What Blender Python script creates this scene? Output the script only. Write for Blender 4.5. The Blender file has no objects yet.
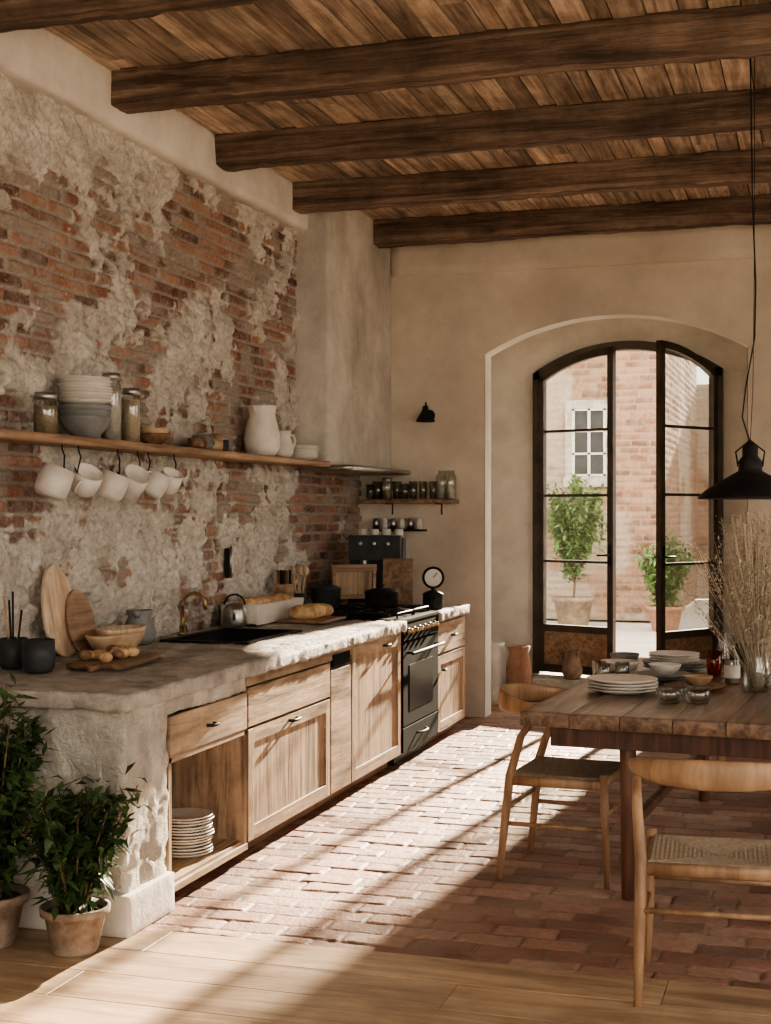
import bpy, bmesh, math, random
import numpy as np
from mathutils import Vector, Matrix
random.seed(7); rng=np.random.default_rng(7)
SC=bpy.context.scene
# ------------------------------------------------------------ noise
def _h(ix,iy,iz,seed):
    n=(ix*73856093)^(iy*19349663)^(iz*83492791)^(seed*2654435)
    n=n&0x7fffffff
    n=((n^(n>>13))*1274126177)&0x7fffffff
    n=((n^(n>>15))*668265263)&0x7fffffff
    return (n&0xffffff)/float(0xffffff)
def vn(x,y,z,seed=0):
    fx,fy,fz=np.floor(x),np.floor(y),np.floor(z)
    ix,iy,iz=fx.astype(np.int64),fy.astype(np.int64),fz.astype(np.int64)
    x,y,z=x-fx,y-fy,z-fz
    x,y,z=x*x*(3-2*x),y*y*(3-2*y),z*z*(3-2*z)
    def L(a,b,t): return a+(b-a)*t
    c=[[[_h(ix+i,iy+j,iz+k,seed) for k in (0,1)] for j in (0,1)] for i in (0,1)]
    return L(L(L(c[0][0][0],c[1][0][0],x),L(c[0][1][0],c[1][1][0],x),y),
             L(L(c[0][0][1],c[1][0][1],x),L(c[0][1][1],c[1][1][1],x),y),z)
def fbm(x,y,z,o=4,seed=0):
    s=0;a=1;t=0
    for i in range(o):
        s=s+a*vn(x,y,z,seed+i*17); t+=a; a*=.5; x,y,z=x*2.03+3.1,y*2.03+1.7,z*2.03+5.3
    return s/t
def sst(a,b,x):
    t=np.clip((x-a)/(b-a),0,1); return t*t*(3-2*t)
# ------------------------------------------------------------ materials
def M(name,c1,c2,sc=(5,5,5),rough=.6,bump=.2,bsc=40,metal=0,c3=None,bdist=.01,var=.35,detail=6,bstretch=None,spec=.4,dist=0.0,cp=(.3,.7),stain=0,ssc=2.5):
    m=bpy.data.materials.new(name); m.use_nodes=True
    N=m.node_tree.nodes; L=m.node_tree.links; bs=N['Principled BSDF']
    tc=N.new('ShaderNodeTexCoord'); mp=N.new('ShaderNodeMapping'); mp.inputs['Scale'].default_value=sc
    L.new(tc.outputs['Object'],mp.inputs['Vector'])
    at=N.new('ShaderNodeAttribute'); at.attribute_name='rnd'
    off=N.new('ShaderNodeVectorMath'); off.operation='ADD'
    L.new(mp.outputs[0],off.inputs[0])
    mul=N.new('ShaderNodeMath'); mul.operation='MULTIPLY'; mul.inputs[1].default_value=37
    L.new(at.outputs['Fac'],mul.inputs[0]); L.new(mul.outputs[0],off.inputs[1])
    no=N.new('ShaderNodeTexNoise'); no.inputs['Scale'].default_value=1; no.inputs['Detail'].default_value=detail
    no.inputs['Roughness'].default_value=.62; no.inputs['Distortion'].default_value=dist
    L.new(off.outputs[0],no.inputs['Vector'])
    cr=N.new('ShaderNodeValToRGB'); e=cr.color_ramp.elements
    e[0].position=cp[0]; e[0].color=(*c1,1); e[1].position=cp[1]; e[1].color=(*c2,1)
    if c3:
        k=e.new(.5); k.color=(*c3,1)
    L.new(no.outputs['Fac'],cr.inputs['Fac'])
    hs=N.new('ShaderNodeHueSaturation')
    ma=N.new('ShaderNodeMapRange'); ma.inputs['To Min'].default_value=1-var/2; ma.inputs['To Max'].default_value=1+var/2
    L.new(at.outputs['Fac'],ma.inputs['Value'])
    val=ma.outputs[0]
    if stain:
        n3=N.new('ShaderNodeTexNoise'); n3.inputs['Scale'].default_value=ssc; n3.inputs['Detail'].default_value=7; n3.inputs['Roughness'].default_value=.7
        L.new(tc.outputs['Object'],n3.inputs['Vector'])
        m3=N.new('ShaderNodeMapRange'); m3.inputs[1].default_value=.35; m3.inputs[2].default_value=.62; m3.inputs[3].default_value=1-stain; m3.inputs[4].default_value=1.08
        L.new(n3.outputs['Fac'],m3.inputs['Value'])
        mm=N.new('ShaderNodeMath'); mm.operation='MULTIPLY'; L.new(val,mm.inputs[0]); L.new(m3.outputs[0],mm.inputs[1]); val=mm.outputs[0]
    L.new(val,hs.inputs['Value'])
    L.new(cr.outputs[0],hs.inputs['Color']); L.new(hs.outputs[0],bs.inputs['Base Color'])
    bs.inputs['Roughness'].default_value=rough; bs.inputs['Metallic'].default_value=metal
    bs.inputs['Specular IOR Level'].default_value=spec
    if bump>0:
        mp2=N.new('ShaderNodeMapping'); mp2.inputs['Scale'].default_value=bstretch or (bsc,bsc,bsc)
        L.new(tc.outputs['Object'],mp2.inputs['Vector'])
        n2=N.new('ShaderNodeTexNoise'); n2.inputs['Scale'].default_value=1; n2.inputs['Detail'].default_value=6; n2.inputs['Roughness'].default_value=.65
        L.new(mp2.outputs[0],n2.inputs['Vector'])
        bp=N.new('ShaderNodeBump'); bp.inputs['Strength'].default_value=bump; bp.inputs['Distance'].default_value=bdist
        L.new(n2.outputs['Fac'],bp.inputs['Height']); L.new(bp.outputs[0],bs.inputs['Normal'])
    return m
def wood(name,c1,c2,axis,rough=.6,bump=.35,k=28,var=.35,lo=1.6,c3=None,bdist=.006,cp=(.36,.64),stain=.25):
    s=[k,k,k]; s[axis]=lo
    b=[k*2.6]*3; b[axis]=lo*2.5
    return M(name,c1,c2,tuple(s),rough,bump,bstretch=tuple(b),var=var,dist=.6,c3=c3,bdist=bdist,cp=cp,stain=stain)
def glassmat(name,tint=(1,1,1),refl=.08):
    m=bpy.data.materials.new(name); m.use_nodes=True
    N=m.node_tree.nodes; L=m.node_tree.links; N.remove(N['Principled BSDF'])
    t=N.new('ShaderNodeBsdfTransparent'); t.inputs[0].default_value=(*tint,1)
    g=N.new('ShaderNodeBsdfGlossy'); g.inputs['Roughness'].default_value=.03
    lw=N.new('ShaderNodeLayerWeight'); lw.inputs[0].default_value=.25
    mr=N.new('ShaderNodeMapRange'); mr.inputs['To Min'].default_value=refl*.5; mr.inputs['To Max'].default_value=.55
    L.new(lw.outputs['Fresnel'],mr.inputs['Value'])
    mx=N.new('ShaderNodeMixShader'); L.new(mr.outputs[0],mx.inputs[0]); L.new(t.outputs[0],mx.inputs[1]); L.new(g.outputs[0],mx.inputs[2])
    L.new(mx.outputs[0],N['Material Output'].inputs[0]); return m
def brickmat(name,mort,bA,bB,bC,pl1,pl2,rough=.9,dust=.35,bd=.006):
    """uses vertex colour attribute 'bk': R brick(1)/mortar(0), G random per brick, B plaster mask"""
    m=bpy.data.materials.new(name); m.use_nodes=True
    N=m.node_tree.nodes; L=m.node_tree.links; bs=N['Principled BSDF']; bs.inputs['Roughness'].default_value=rough
    bs.inputs['Specular IOR Level'].default_value=.25
    at=N.new('ShaderNodeAttribute'); at.attribute_name='bk'
    sp=N.new('ShaderNodeSeparateColor'); L.new(at.outputs['Color'],sp.inputs[0])
    tc=N.new('ShaderNodeTexCoord')
    def noise(s,d=6):
        n=N.new('ShaderNodeTexNoise'); n.inputs['Scale'].default_value=s; n.inputs['Detail'].default_value=d; n.inputs['Roughness'].default_value=.65
        L.new(tc.outputs['Object'],n.inputs['Vector']); return n.outputs['Fac']
    def mix(f,a,b,mode='MIX'):
        x=N.new('ShaderNodeMix'); x.data_type='RGBA'; x.blend_type=mode
        if isinstance(f,float): x.inputs[0].default_value=f
        else: L.new(f,x.inputs[0])
        for i,v in ((6,a),(7,b)):
            if isinstance(v,tuple): x.inputs[i].default_value=(*v,1)
            else: L.new(v,x.inputs[i])
        return x.outputs[2]
    def rng_(v,a,b,c=0,d=1):
        r=N.new('ShaderNodeMapRange'); L.new(v,r.inputs['Value']); r.inputs[1].default_value=a; r.inputs[2].default_value=b; r.inputs[3].default_value=c; r.inputs[4].default_value=d
        return r.outputs[0]
    cr=N.new('ShaderNodeValToRGB'); e=cr.color_ramp.elements; e[0].color=(*bA,1); e[0].position=.1; e[1].color=(*bC,1); e[1].position=.95
    k=e.new(.5); k.color=(*bB,1)
    L.new(sp.outputs[1],cr.inputs[0])
    bc=mix(rng_(noise(22),.35,.7,0,.6),cr.outputs[0],tuple(x*.55 for x in bB))
    bc=mix(rng_(noise(7,8),.42,.72,0,dust*1.5),bc,mort)
    bc=mix(rng_(noise(55,4),.52,.68,0,dust*1.3),bc,mort)
    bc=mix(sp.outputs[0],mix(rng_(noise(40),.3,.7),tuple(x*.62 for x in mort),mort),bc)
    plc=mix(rng_(noise(5),.35,.68),pl1,pl2)
    plc=mix(rng_(noise(38),.46,.68,0,.6),plc,tuple(x*.55 for x in pl1))
    c=mix(sp.outputs[2],bc,plc)
    L.new(c,bs.inputs['Base Color'])
    bp=N.new('ShaderNodeBump'); bp.inputs['Strength'].default_value=.8; bp.inputs['Distance'].default_value=bd
    L.new(noise(60,7),bp.inputs['Height']); L.new(bp.outputs[0],bs.inputs['Normal'])
    return m
# ------------------------------------------------------------ mesh builder
class B:
    def __init__(s): s.V=[];s.F=[];s.MI=[];s.SM=[];s.R=[];s.mats=[];s.n=0
    def add(s,v,f,mat,smooth=False,T=None,rnd=None):
        v=np.asarray(v,float)
        if T is not None:
            A=np.array(T); v=v@A[:3,:3].T+A[:3,3]
        if mat not in s.mats: s.mats.append(mat)
        mi=s.mats.index(mat); r=random.random() if rnd is None else rnd
        s.V.append(v); s.R.append(np.full(len(v),r))
        for q in f: s.F.append([i+s.n for i in q])
        s.MI+= [mi]*len(f); s.SM+=[smooth]*len(f); s.n+=len(v)
    def box(s,lo,hi,mat,T=None,rnd=None):
        x0,y0,z0=lo;x1,y1,z1=hi
        v=[(x0,y0,z0),(x1,y0,z0),(x1,y1,z0),(x0,y1,z0),(x0,y0,z1),(x1,y0,z1),(x1,y1,z1),(x0,y1,z1)]
        f=[(0,3,2,1),(4,5,6,7),(0,1,5,4),(1,2,6,5),(2,3,7,6),(3,0,4,7)]
        s.add(v,f,mat,False,T,rnd)
    def cbox(s,c,d,mat,T=None,rnd=None):
        s.box([c[i]-d[i]/2 for i in range(3)],[c[i]+d[i]/2 for i in range(3)],mat,T,rnd)
    def lathe(s,prof,mat,c=(0,0,0),seg=28,T=None,rnd=None,sx=1,sy=1,wob=0):
        v=[];f=[];n=len(prof)
        for j in range(seg):
            a=2*math.pi*j/seg; w=1+wob*math.sin(3*a+1)
            for r,z in prof: v.append((c[0]+r*w*sx*math.cos(a),c[1]+r*w*sy*math.sin(a),c[2]+z))
        for j in range(seg):
            k=(j+1)%seg
            for i in range(n-1): f.append((j*n+i,k*n+i,k*n+i+1,j*n+i+1))
        s.add(v,f,mat,True,T,rnd)
    def tube(s,pts,rad,mat,seg=8,up=None,T=None,rnd=None,cap=True):
        P=[Vector(p) for p in pts]; n=len(P)
        if not isinstance(rad,list): rad=[rad]*n
        v=[];f=[];nn=None
        for i in range(n):
            t=(P[min(i+1,n-1)]-P[max(i-1,0)]).normalized()
            if up is not None: u=Vector(up)
            elif nn is None: u=Vector((0,0,1)) if abs(t.z)<.9 else Vector((1,0,0))
            else: u=nn
            nn=(u-t*u.dot(t)).normalized(); bb=t.cross(nn)
            r=rad[i]; ra,rb=(r if isinstance(r,tuple) else (r,r))
            for k in range(seg):
                a=2*math.pi*k/seg
                v.append(tuple(P[i]+nn*(ra*math.cos(a))+bb*(rb*math.sin(a))))
        for i in range(n-1):
            for k in range(seg):
                l=(k+1)%seg; f.append((i*seg+k,i*seg+l,(i+1)*seg+l,(i+1)*seg+k))
        if cap: f.append(tuple(range(seg))); f.append(tuple((n-1)*seg+k for k in range(seg)))
        s.add(v,f,mat,True,T,rnd)
    def rbox(s,lo,hi,mat,res=.04,r=.015,amp=.006,fq=6,T=None,rnd=None,amp2=0,fq2=25,seed=0):
        lo=np.array(lo,float);hi=np.array(hi,float)
        allv=[];allf=[];n0=0
        for ax in range(3):
            a,b=[i for i in range(3) if i!=ax]
            na=max(2,int(math.ceil((hi[a]-lo[a])/res)));nb=max(2,int(math.ceil((hi[b]-lo[b])/res)))
            for sd in (0,1):
                A,Bb=np.meshgrid(np.linspace(lo[a],hi[a],na+1),np.linspace(lo[b],hi[b],nb+1),indexing='ij')
                p=np.zeros((A.size,3)); p[:,a]=A.ravel(); p[:,b]=Bb.ravel(); p[:,ax]=hi[ax] if sd else lo[ax]
                allv.append(p)
                for i in range(na):
                    for j in range(nb):
                        q=[n0+i*(nb+1)+j,n0+(i+1)*(nb+1)+j,n0+(i+1)*(nb+1)+j+1,n0+i*(nb+1)+j+1]
                        if (sd==0)^(ax==1): q=q[::-1]
                        allf.append(q)
                n0+=A.size
        p=np.vstack(allv); rr=min(r,*((hi-lo)/2*.95))
        inn=np.clip(p,lo+rr,hi-rr); d=p-inn; l=np.linalg.norm(d,axis=1,keepdims=True); p=inn+d/np.maximum(l,1e-9)*rr
        D=np.stack([fbm(p[:,0]*fq,p[:,1]*fq,p[:,2]*fq,3,seed+i*101)-.5 for i in range(3)],1)*2*amp
        if amp2: D+=np.stack([fbm(p[:,0]*fq2,p[:,1]*fq2,p[:,2]*fq2,3,seed+50+i*101)-.5 for i in range(3)],1)*2*amp2
        s.add(p+D,allf,mat,True,T,rnd)
    def ell(s,c,r,mat,amp=.1,fq=12,nu=20,nv=12,T=None,seed=0):
        v=[];f=[]
        for i in range(nv+1):
            th=math.pi*i/nv
            for j in range(nu):
                a=2*math.pi*j/nu; v.append((math.sin(th)*math.cos(a),math.sin(th)*math.sin(a),math.cos(th)))
        for i in range(nv):
            for j in range(nu):
                k=(j+1)%nu; f.append((i*nu+j,(i+1)*nu+j,(i+1)*nu+k,i*nu+k))
        v=np.array(v); q=v*np.array(r)
        w=fbm(q[:,0]*fq+9+seed,q[:,1]*fq+7,q[:,2]*fq+5,3,seed)
        q=q*(1+(w-.5)[:,None]*2*amp)+np.array(c)
        s.add(q,f,mat,True,T)
    def leaf(s,p,d,L,w,mat,droop=.2):
        d=d.normalized(); side=d.cross(Vector((random.uniform(-.4,.4),random.uniform(-.4,.4),1))).normalized(); nrm=side.cross(d)
        m1=p+d*L*.45; tip=p+d*L-Vector((0,0,droop*L)); q=m1-nrm*w*.25
        s.add([p,m1+side*w,tip,q,m1-side*w],[(0,3,2,1),(0,4,2,3)],mat,True)
    def finish(s,name,loc=(0,0,0),rz=0,bevel=0,bseg=2,merge=True):
        me=bpy.data.meshes.new(name); me.from_pydata(np.vstack(s.V).tolist(),[],s.F)
        for m in s.mats: me.materials.append(m)
        me.polygons.foreach_set('material_index',s.MI); me.polygons.foreach_set('use_smooth',s.SM)
        a=me.attributes.new('rnd','FLOAT','POINT'); a.data.foreach_set('value',np.concatenate(s.R))
        if merge:
            bm=bmesh.new(); bm.from_mesh(me); bmesh.ops.remove_doubles(bm,verts=bm.verts,dist=1e-5)
            bmesh.ops.recalc_face_normals(bm,faces=bm.faces); bm.to_mesh(me); bm.free()
        me.update()
        o=bpy.data.objects.new(name,me); SC.collection.objects.link(o); o.location=loc; o.rotation_euler=(0,0,rz)
        if bevel:
            md=o.modifiers.new('bevel','BEVEL'); md.width=bevel; md.segments=bseg; md.limit_method='ANGLE'; md.angle_limit=math.radians(40)
        return o
def grid(name,P,bk,mat):
    nu,nv=P.shape[:2]; me=bpy.data.meshes.new(name)
    me.vertices.add(nu*nv); me.vertices.foreach_set('co',P.reshape(-1).astype(np.float32))
    i,j=np.meshgrid(np.arange(nu-1),np.arange(nv-1),indexing='ij')
    a=(i*nv+j).ravel(); F=np.stack([a,a+nv,a+nv+1,a+1],1)
    nf=len(F); me.loops.add(nf*4); me.polygons.add(nf)
    me.loops.foreach_set('vertex_index',F.ravel().astype(np.int32))
    me.polygons.foreach_set('loop_start',(np.arange(nf)*4).astype(np.int32)); me.polygons.foreach_set('loop_total',np.full(nf,4,np.int32))
    me.update(calc_edges=True); me.validate()
    me.polygons.foreach_set('use_smooth',np.ones(nf,bool))
    c=me.color_attributes.new('bk','FLOAT_COLOR','POINT')
    col=np.ones((nu*nv,4),np.float32); col[:,:3]=bk.reshape(-1,3); c.data.foreach_set('color',col.ravel())
    me.materials.append(mat); o=bpy.data.objects.new(name,me); SC.collection.objects.link(o); return o
def bricks(U,V,bl,bh,mt,seed,irr=.012,depth=.012,prot=.012,missing=.03,rn=.010):
    Uw=U+(fbm(U*3,V*3,U*0,3,seed)-.5)*irr*2; Vw=V+(fbm(U*2.5,V*2.5,U*0+3,3,seed+5)-.5)*irr*1.6
    row=np.floor(Vw/bh).astype(np.int64); z0=row*0
    sh=_h(row,z0,z0,seed)*.35
    u2=Uw/bl+(row%2)*.5+sh; col=np.floor(u2).astype(np.int64)
    fu=(u2-col)*bl; fv=Vw-row*bh
    e=np.minimum(np.minimum(fu,bl-fu),np.minimum(fv,bh-fv))+(fbm(U*40,V*40,U*0,2,seed+9)-.5)*.008
    s=sst(mt*.35,mt*1.3,e); r=_h(row,col,z0,seed+3); r2=_h(row,col,z0,seed+4)
    h=s*(depth+prot*(r2-.3))+(fbm(U*22,V*22,U*0,4,seed+11)-.5)*rn
    miss=(r2>1-missing); h=np.where(miss,h*.2-.008*s,h); r=np.where(miss,0,r)
    return h,s,r
# ------------------------------------------------------------ palette
plaster=M('plaster_warm',(.50,.435,.35),(.66,.595,.495),(1.6,1.6,1.6),.9,.5,9,bdist=.02,var=0,stain=.12,ssc=1.2)
plaster_hood=M('plaster_hood',(.46,.42,.36),(.66,.62,.55),(2.2,2.2,1.4),.9,.7,14,bdist=.025,var=0,c3=(.60,.56,.49),stain=.28,ssc=2)
plaster_w=M('plaster_white',(.58,.54,.48),(.76,.72,.65),(2,2,2),.9,.5,12,bdist=.015,var=0,stain=.1)
plaster_rough=M('plaster_rough',(.45,.41,.35),(.72,.68,.60),(6,6,6),.95,1,38,bdist=.03,var=0,c3=(.64,.60,.52),stain=.35,ssc=5)
stone=M('stone_counter',(.30,.27,.23),(.60,.56,.50),(9,9,9),.65,1,55,bdist=.014,var=0,c3=(.50,.46,.40),stain=.35,ssc=6)
beamw=wood('beam_wood',(.09,.06,.044),(.37,.27,.20),0,.8,1,k=17,c3=(.22,.15,.108),bdist=.03,lo=.9,stain=.45)
ceilw=wood('ceiling_wood',(.25,.185,.135),(.66,.53,.415),1,.85,.8,k=20,var=.7,c3=(.46,.35,.26),bdist=.01,stain=.4)
floorw=wood('floor_oak',(.31,.205,.128),(.55,.40,.265),0,.5,.35,k=15,var=.28,c3=(.44,.31,.20),stain=.3)
oak=wood('cabinet_oak',(.17,.11,.068),(.53,.39,.26),2,.65,.6,k=17,var=.15,c3=(.39,.275,.175),stain=.42)
oakh=wood('cabinet_oak_h',(.17,.11,.068),(.53,.39,.26),1,.65,.6,k=17,var=.15,c3=(.39,.275,.175),stain=.42)
shelfw=wood('shelf_wood',(.20,.12,.075),(.42,.28,.18),1,.6,.5,k=24)
tablew=wood('table_wood',(.09,.052,.034),(.32,.205,.135),1,.33,.6,k=18,var=.25,c3=(.20,.125,.08),stain=.3)
tabled=wood('table_frame_wood',(.06,.028,.016),(.17,.08,.05),2,.5,.3,k=18)
chairw=wood('chair_oak',(.25,.145,.08),(.44,.28,.165),2,.42,.2,k=14,var=.1)
cord=M('paper_cord',(.24,.19,.14),(.43,.365,.28),(60,60,60),.85,.4,160,var=.1,bdist=.003)
boardl=wood('board_light_wood',(.44,.31,.20),(.70,.55,.40),2,.5,.2,k=22)
boardd=wood('board_dark_wood',(.12,.065,.035),(.28,.17,.10),1,.5,.3,k=22)
woodbowl=M('bowl_wood',(.38,.25,.15),(.60,.43,.28),(3,12,12),.5,.2,60)
blackm=M('black_metal',(.010,.010,.011),(.024,.024,.024),(8,8,8),.55,.1,60,metal=0,var=0,spec=.2)
blackg=M('black_enamel',(.004,.004,.0045),(.008,.008,.0085),(8,8,8),.7,.0,60,var=0,spec=.05)
ovg=M('oven_glass',(.003,.003,.003),(.006,.006,.006),(3,3,3),.3,0,var=0,spec=.08)
bronze=M('door_dark_frame',(.035,.028,.022),(.085,.065,.05),(6,6,6),.5,.2,60,var=0,metal=.1)
steel=M('brushed_steel',(.33,.32,.30),(.5,.49,.47),(8,8,40),.35,.05,60,metal=1,var=0)
brass=M('aged_brass',(.30,.21,.11),(.5,.38,.22),(8,8,8),.4,.0,60,metal=1,var=0)
cer=M('white_ceramic',(.60,.56,.49),(.74,.70,.64),(6,6,6),.38,.12,40,var=.15,stain=.1,ssc=9)
cerg=M('grey_ceramic',(.15,.155,.155),(.27,.275,.27),(9,9,9),.5,.15,60,var=.15)
cerd=M('dark_ceramic',(.025,.027,.03),(.055,.06,.062),(9,9,9),.5,.15,60,var=.15,spec=.3)
terra=M('terracotta',(.27,.14,.09),(.46,.27,.19),(9,9,9),.85,.3,50,var=.2,stain=.3)
oldpot=M('weathered_pot',(.17,.12,.085),(.40,.31,.24),(12,12,12),.9,.5,50,var=.2,stain=.4)
soil=M('soil',(.03,.02,.012),(.08,.05,.03),(50,50,50),.95,.8,90)
leafm=M('leaf_green',(.02,.045,.014),(.075,.13,.04),(20,20,20),.5,.0,50,var=1.0)
leaf2=M('leaf_bright',(.05,.10,.03),(.15,.25,.08),(20,20,20),.5,.0,50,var=.8)
stemm=M('plant_stem',(.09,.06,.03),(.18,.13,.07),(20,20,20),.8,.0,50)
dry=M('dried_grass',(.42,.34,.24),(.70,.61,.47),(20,20,20),.85,.0,50,var=.6)
bread=M('bread_crust',(.36,.20,.09),(.74,.56,.36),(26,26,26),.75,.5,70,c3=(.55,.36,.19))
glass=glassmat('clear_glass',(.96,.97,.96),.1)
jarglass=glassmat('jar_glass',(.88,.90,.88),.3)
amber=glassmat('amber_glass',(.75,.35,.10),.15)
grain=M('dry_goods',(.45,.35,.24),(.7,.6,.45),(80,80,80),.9,.3,120)
pasta=M('dark_goods',(.22,.17,.12),(.42,.34,.25),(80,80,80),.9,.3,120)
cloth=M('linen',(.50,.46,.40),(.68,.64,.57),(30,30,30),.9,.3,120)
gravel=M('courtyard_ground',(.42,.38,.32),(.58,.53,.46),(3,3,3),.95,.4,30,var=0)
brickA=brickmat('old_brick_wall_mat',(.47,.42,.355),(.12,.055,.04),(.34,.145,.095),(.49,.27,.185),(.48,.44,.38),(.76,.72,.65),dust=.40,bd=.018)
brickF=brickmat('old_brick_floor_mat',(.25,.18,.14),(.17,.08,.058),(.37,.18,.13),(.54,.34,.26),(.44,.32,.25),(.54,.43,.35),rough=.6,dust=.42,bd=.007)
brickO=brickmat('courtyard_brick_mat',(.36,.29,.225),(.14,.07,.045),(.27,.135,.085),(.38,.23,.155),(.36,.30,.24),(.46,.40,.33))
# ------------------------------------------------------------ room constants
WX=-3.46; FY=10.5; CZ=3.785; RX=3.2; BY=-1.5
def left_wall():
    ys=np.arange(4.2,FY+.009,.0072); zs=np.arange(.8,3.62,.0072)
    Y,Z=np.meshgrid(ys,zs,indexing='ij')
    h,s,r=bricks(Y,Z,.235,.068,.011,21,irr=.016,depth=.016,prot=.024,missing=.06)
    n=fbm(Y*1.5,Z*1.5,Y*0,6,77)
    n2=fbm(Y*5.5,Z*5.5,Y*0,5,99); n3=fbm(Y*19,Z*19,Y*0,4,199)
    bias=-.008+.20*sst(3.0,3.5,Z)
    for (cy,cz,sy,sz,am) in [(5.75,3.02,.40,.22,-.17),(6.45,2.95,.32,.45,.13),(7.7,2.80,.95,.40,-.09),(8.6,2.5,.6,.6,-.06),(5.8,2.42,.5,.22,.12),
        (6.6,2.2,.5,.2,-.05),(5.5,1.72,.5,.22,-.13),(6.5,1.45,.55,.28,.13),(7.9,1.6,.8,.35,-.11),(7.3,2.35,.5,.25,.03),(9.6,1.4,.8,.5,-.12),(5.6,1.15,.5,.2,.02),(7.1,3.3,.3,.25,.06),(5.4,3.35,.4,.2,.08)]:
        bias=bias+am*np.exp(-((Y-cy)/sy)**2-((Z-cz)/sz)**2)
    t=(n-.5)*.75+bias+(n2-.5)*.62+(n3-.5)*.34-(s-.6)*.035
    m=sst(-.005,.035,t)
    n4=fbm(Y*17,Z*17,Y*0,5,55)
    ph=.014+sst(0,.22,t)*.018+(n4-.5)*.062+sst(.45,.7,n2)*.022
    sm=sst(.49,.61,fbm(Y*5,Z*9,Y*0,6,131))*.75
    H=h*(1-m)+np.maximum(ph,h*.45)*m
    X=WX-.02+H
    bk=np.stack([s*(1-sm),r,m],-1)
    grid('wall_left',np.stack([X,Y,Z],-1),bk,brickA)
left_wall()
b=B(); b.box((WX-.3,BY,0),(WX-.05,FY+.0,CZ),plaster_w); b.finish('wall_left_backing')
b=B(); b.box((WX-.05,BY,0),(WX-.005,4.22,3.62),plaster_w); b.finish('wall_left_plaster')
b=B(); b.rbox((WX-.03,BY,3.51),(-3.36,9.08,CZ+.02),plaster_w,res=.05,r=.02,amp=.012,fq=2.2,amp2=.003,fq2=12); b.finish('trim_1')
b=B(); b.rbox((WX-.03,9.06,1.9),(-3.21,FY+.02,CZ+.02),plaster_hood,res=.035,r=.012,amp=.009,fq=3,amp2=.003,fq2=18)
b.rbox((WX-.0,9.05,1.865),(-3.05,FY,1.903),steel,res=.08,r=.006,amp=.001); b.finish('range_hood')
def arch_z(x,x0,x1,zs,rise):
    w=(x1-x0)/2;c=(x0+x1)/2;R=(w*w+rise*rise)/(2*rise)
    return zs+math.sqrt(max(R*R-(x-c)**2,0))-(R-rise)
def arch_wall(b,x0,x1,z1,a0,a1,zs,rise,y0,y1,mat,n=40,zb=0,lit_rev=None):
    b.box((x0,y0,zb),(a0,y1,z1),mat,rnd=.5); b.box((a1,y0,zb),(x1,y1,z1),mat,rnd=.5)
    v=[];f=[];g=[]
    for i in range(n+1):
        x=a0+(a1-a0)*i/n; z=arch_z(x,a0,a1,zs,rise)
        v+=[(x,y0,z),(x,y0,z1),(x,y1,z1),(x,y1,z)]
    for i in range(n):
        p=i*4;q=p+4
        f+=[(p,q,q+1,p+1),(p+2,q+2,q+3,p+3),(p+1,q+1,q+2,p+2)]; g+=[(p+3,q+3,q,p)]
    b.add(v,f,mat,False,rnd=.5); b.add(v,g,lit_rev or mat,False,rnd=.5)
    if lit_rev:
        for x in (a0,a1):
            e=.004 if x==a0 else -.004
            b.add([(x+e,y0,zb),(x+e,y1,zb),(x+e,y1,arch_z(x+e,a0,a1,zs,rise)),(x+e,y0,arch_z(x+e,a0,a1,zs,rise))],[(0,1,2,3)],lit_rev,False,rnd=.5)
AX0,AX1,AZS,AR=-2.46,-.50,2.79,.265
b=B(); arch_wall(b,WX-.1,RX+.2,CZ,AX0,AX1,AZS,AR,FY,FY+.20,plaster,lit_rev=plaster_w); b.finish('wall_back',merge=False)  # arch reveal in paler plaster, standing in for daylight on its faces
b=B(); b.rbox((-3.2,FY-.045,3.42),(RX,FY+.02,CZ),plaster,res=.08,r=.02,amp=.006,fq=2); b.finish('trim_2')
b=B()
b.box((-3.0,FY+.2,0),(-2.9,12.0,3.3),plaster_w); b.box((.3,FY+.2,0),(.4,12.0,3.3),plaster_w); b.finish('wall_vestibule')
b=B(); b.box((-3.1,FY+.1,3.3),(.5,12.3,3.45),plaster_w); b.finish('ceiling_vestibule')
DX0,DX1,DZS,DR=-2.36,-.78,2.76,.25
b=B(); arch_wall(b,-3.6,1.0,5.2,DX0,DX1,DZS,DR,12.0,12.25,plaster_w); b.finish('wall_vestibule_end',merge=False)
b=B(); b.rbox((-2.35,11.5,-.02),(-.79,12.25,.19),stone,res=.08,r=.015,amp=.004); b.finish('door_step')
def wall_with_windows():
    b=B(); wins=[(-1.1,4.6),(6.4,8.4)]  # unseen openings, sized to rake sky light across the left wall
    x0,x1=RX,RX+.25
    b.box((x0,BY,0),(x1,FY,.4),plaster_w); b.box((x0,BY,3.4),(x1,FY,CZ),plaster_w)
    ed=[BY]+[v for w in wins for v in w]+[FY]
    for i in range(0,len(ed),2): b.box((x0,ed[i],.4),(x1,ed[i+1],3.4),plaster_w)
    b.finish('wall_right')
    for k,(y0,y1) in enumerate(wins):
        b=B()
        for z in (.4,1.4,2.4,3.35): b.box((x0+.1,y0,z),(x0+.15,y1,z+.05),bronze)
        n=4
        for i in range(n+1):
            y=y0+(y1-y0-.05)*i/n; b.box((x0+.1,y,.4),(x0+.15,y+.05,3.4),bronze)
        b.finish('window_%d'%(k+1))
wall_with_windows()
b=B(); x0=WX-.3
b.box((x0,BY-.2,0),(RX+.25,BY,.5),plaster_w); b.box((x0,BY-.2,3.4),(RX+.25,BY,CZ),plaster_w); b.box((x0,BY-.2,.5),(-2.2,BY,3.4),plaster_w); b.box((2.2,BY-.2,.5),(RX+.25,BY,3.4),plaster_w)
b.finish('wall_front')
b=B()
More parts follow.
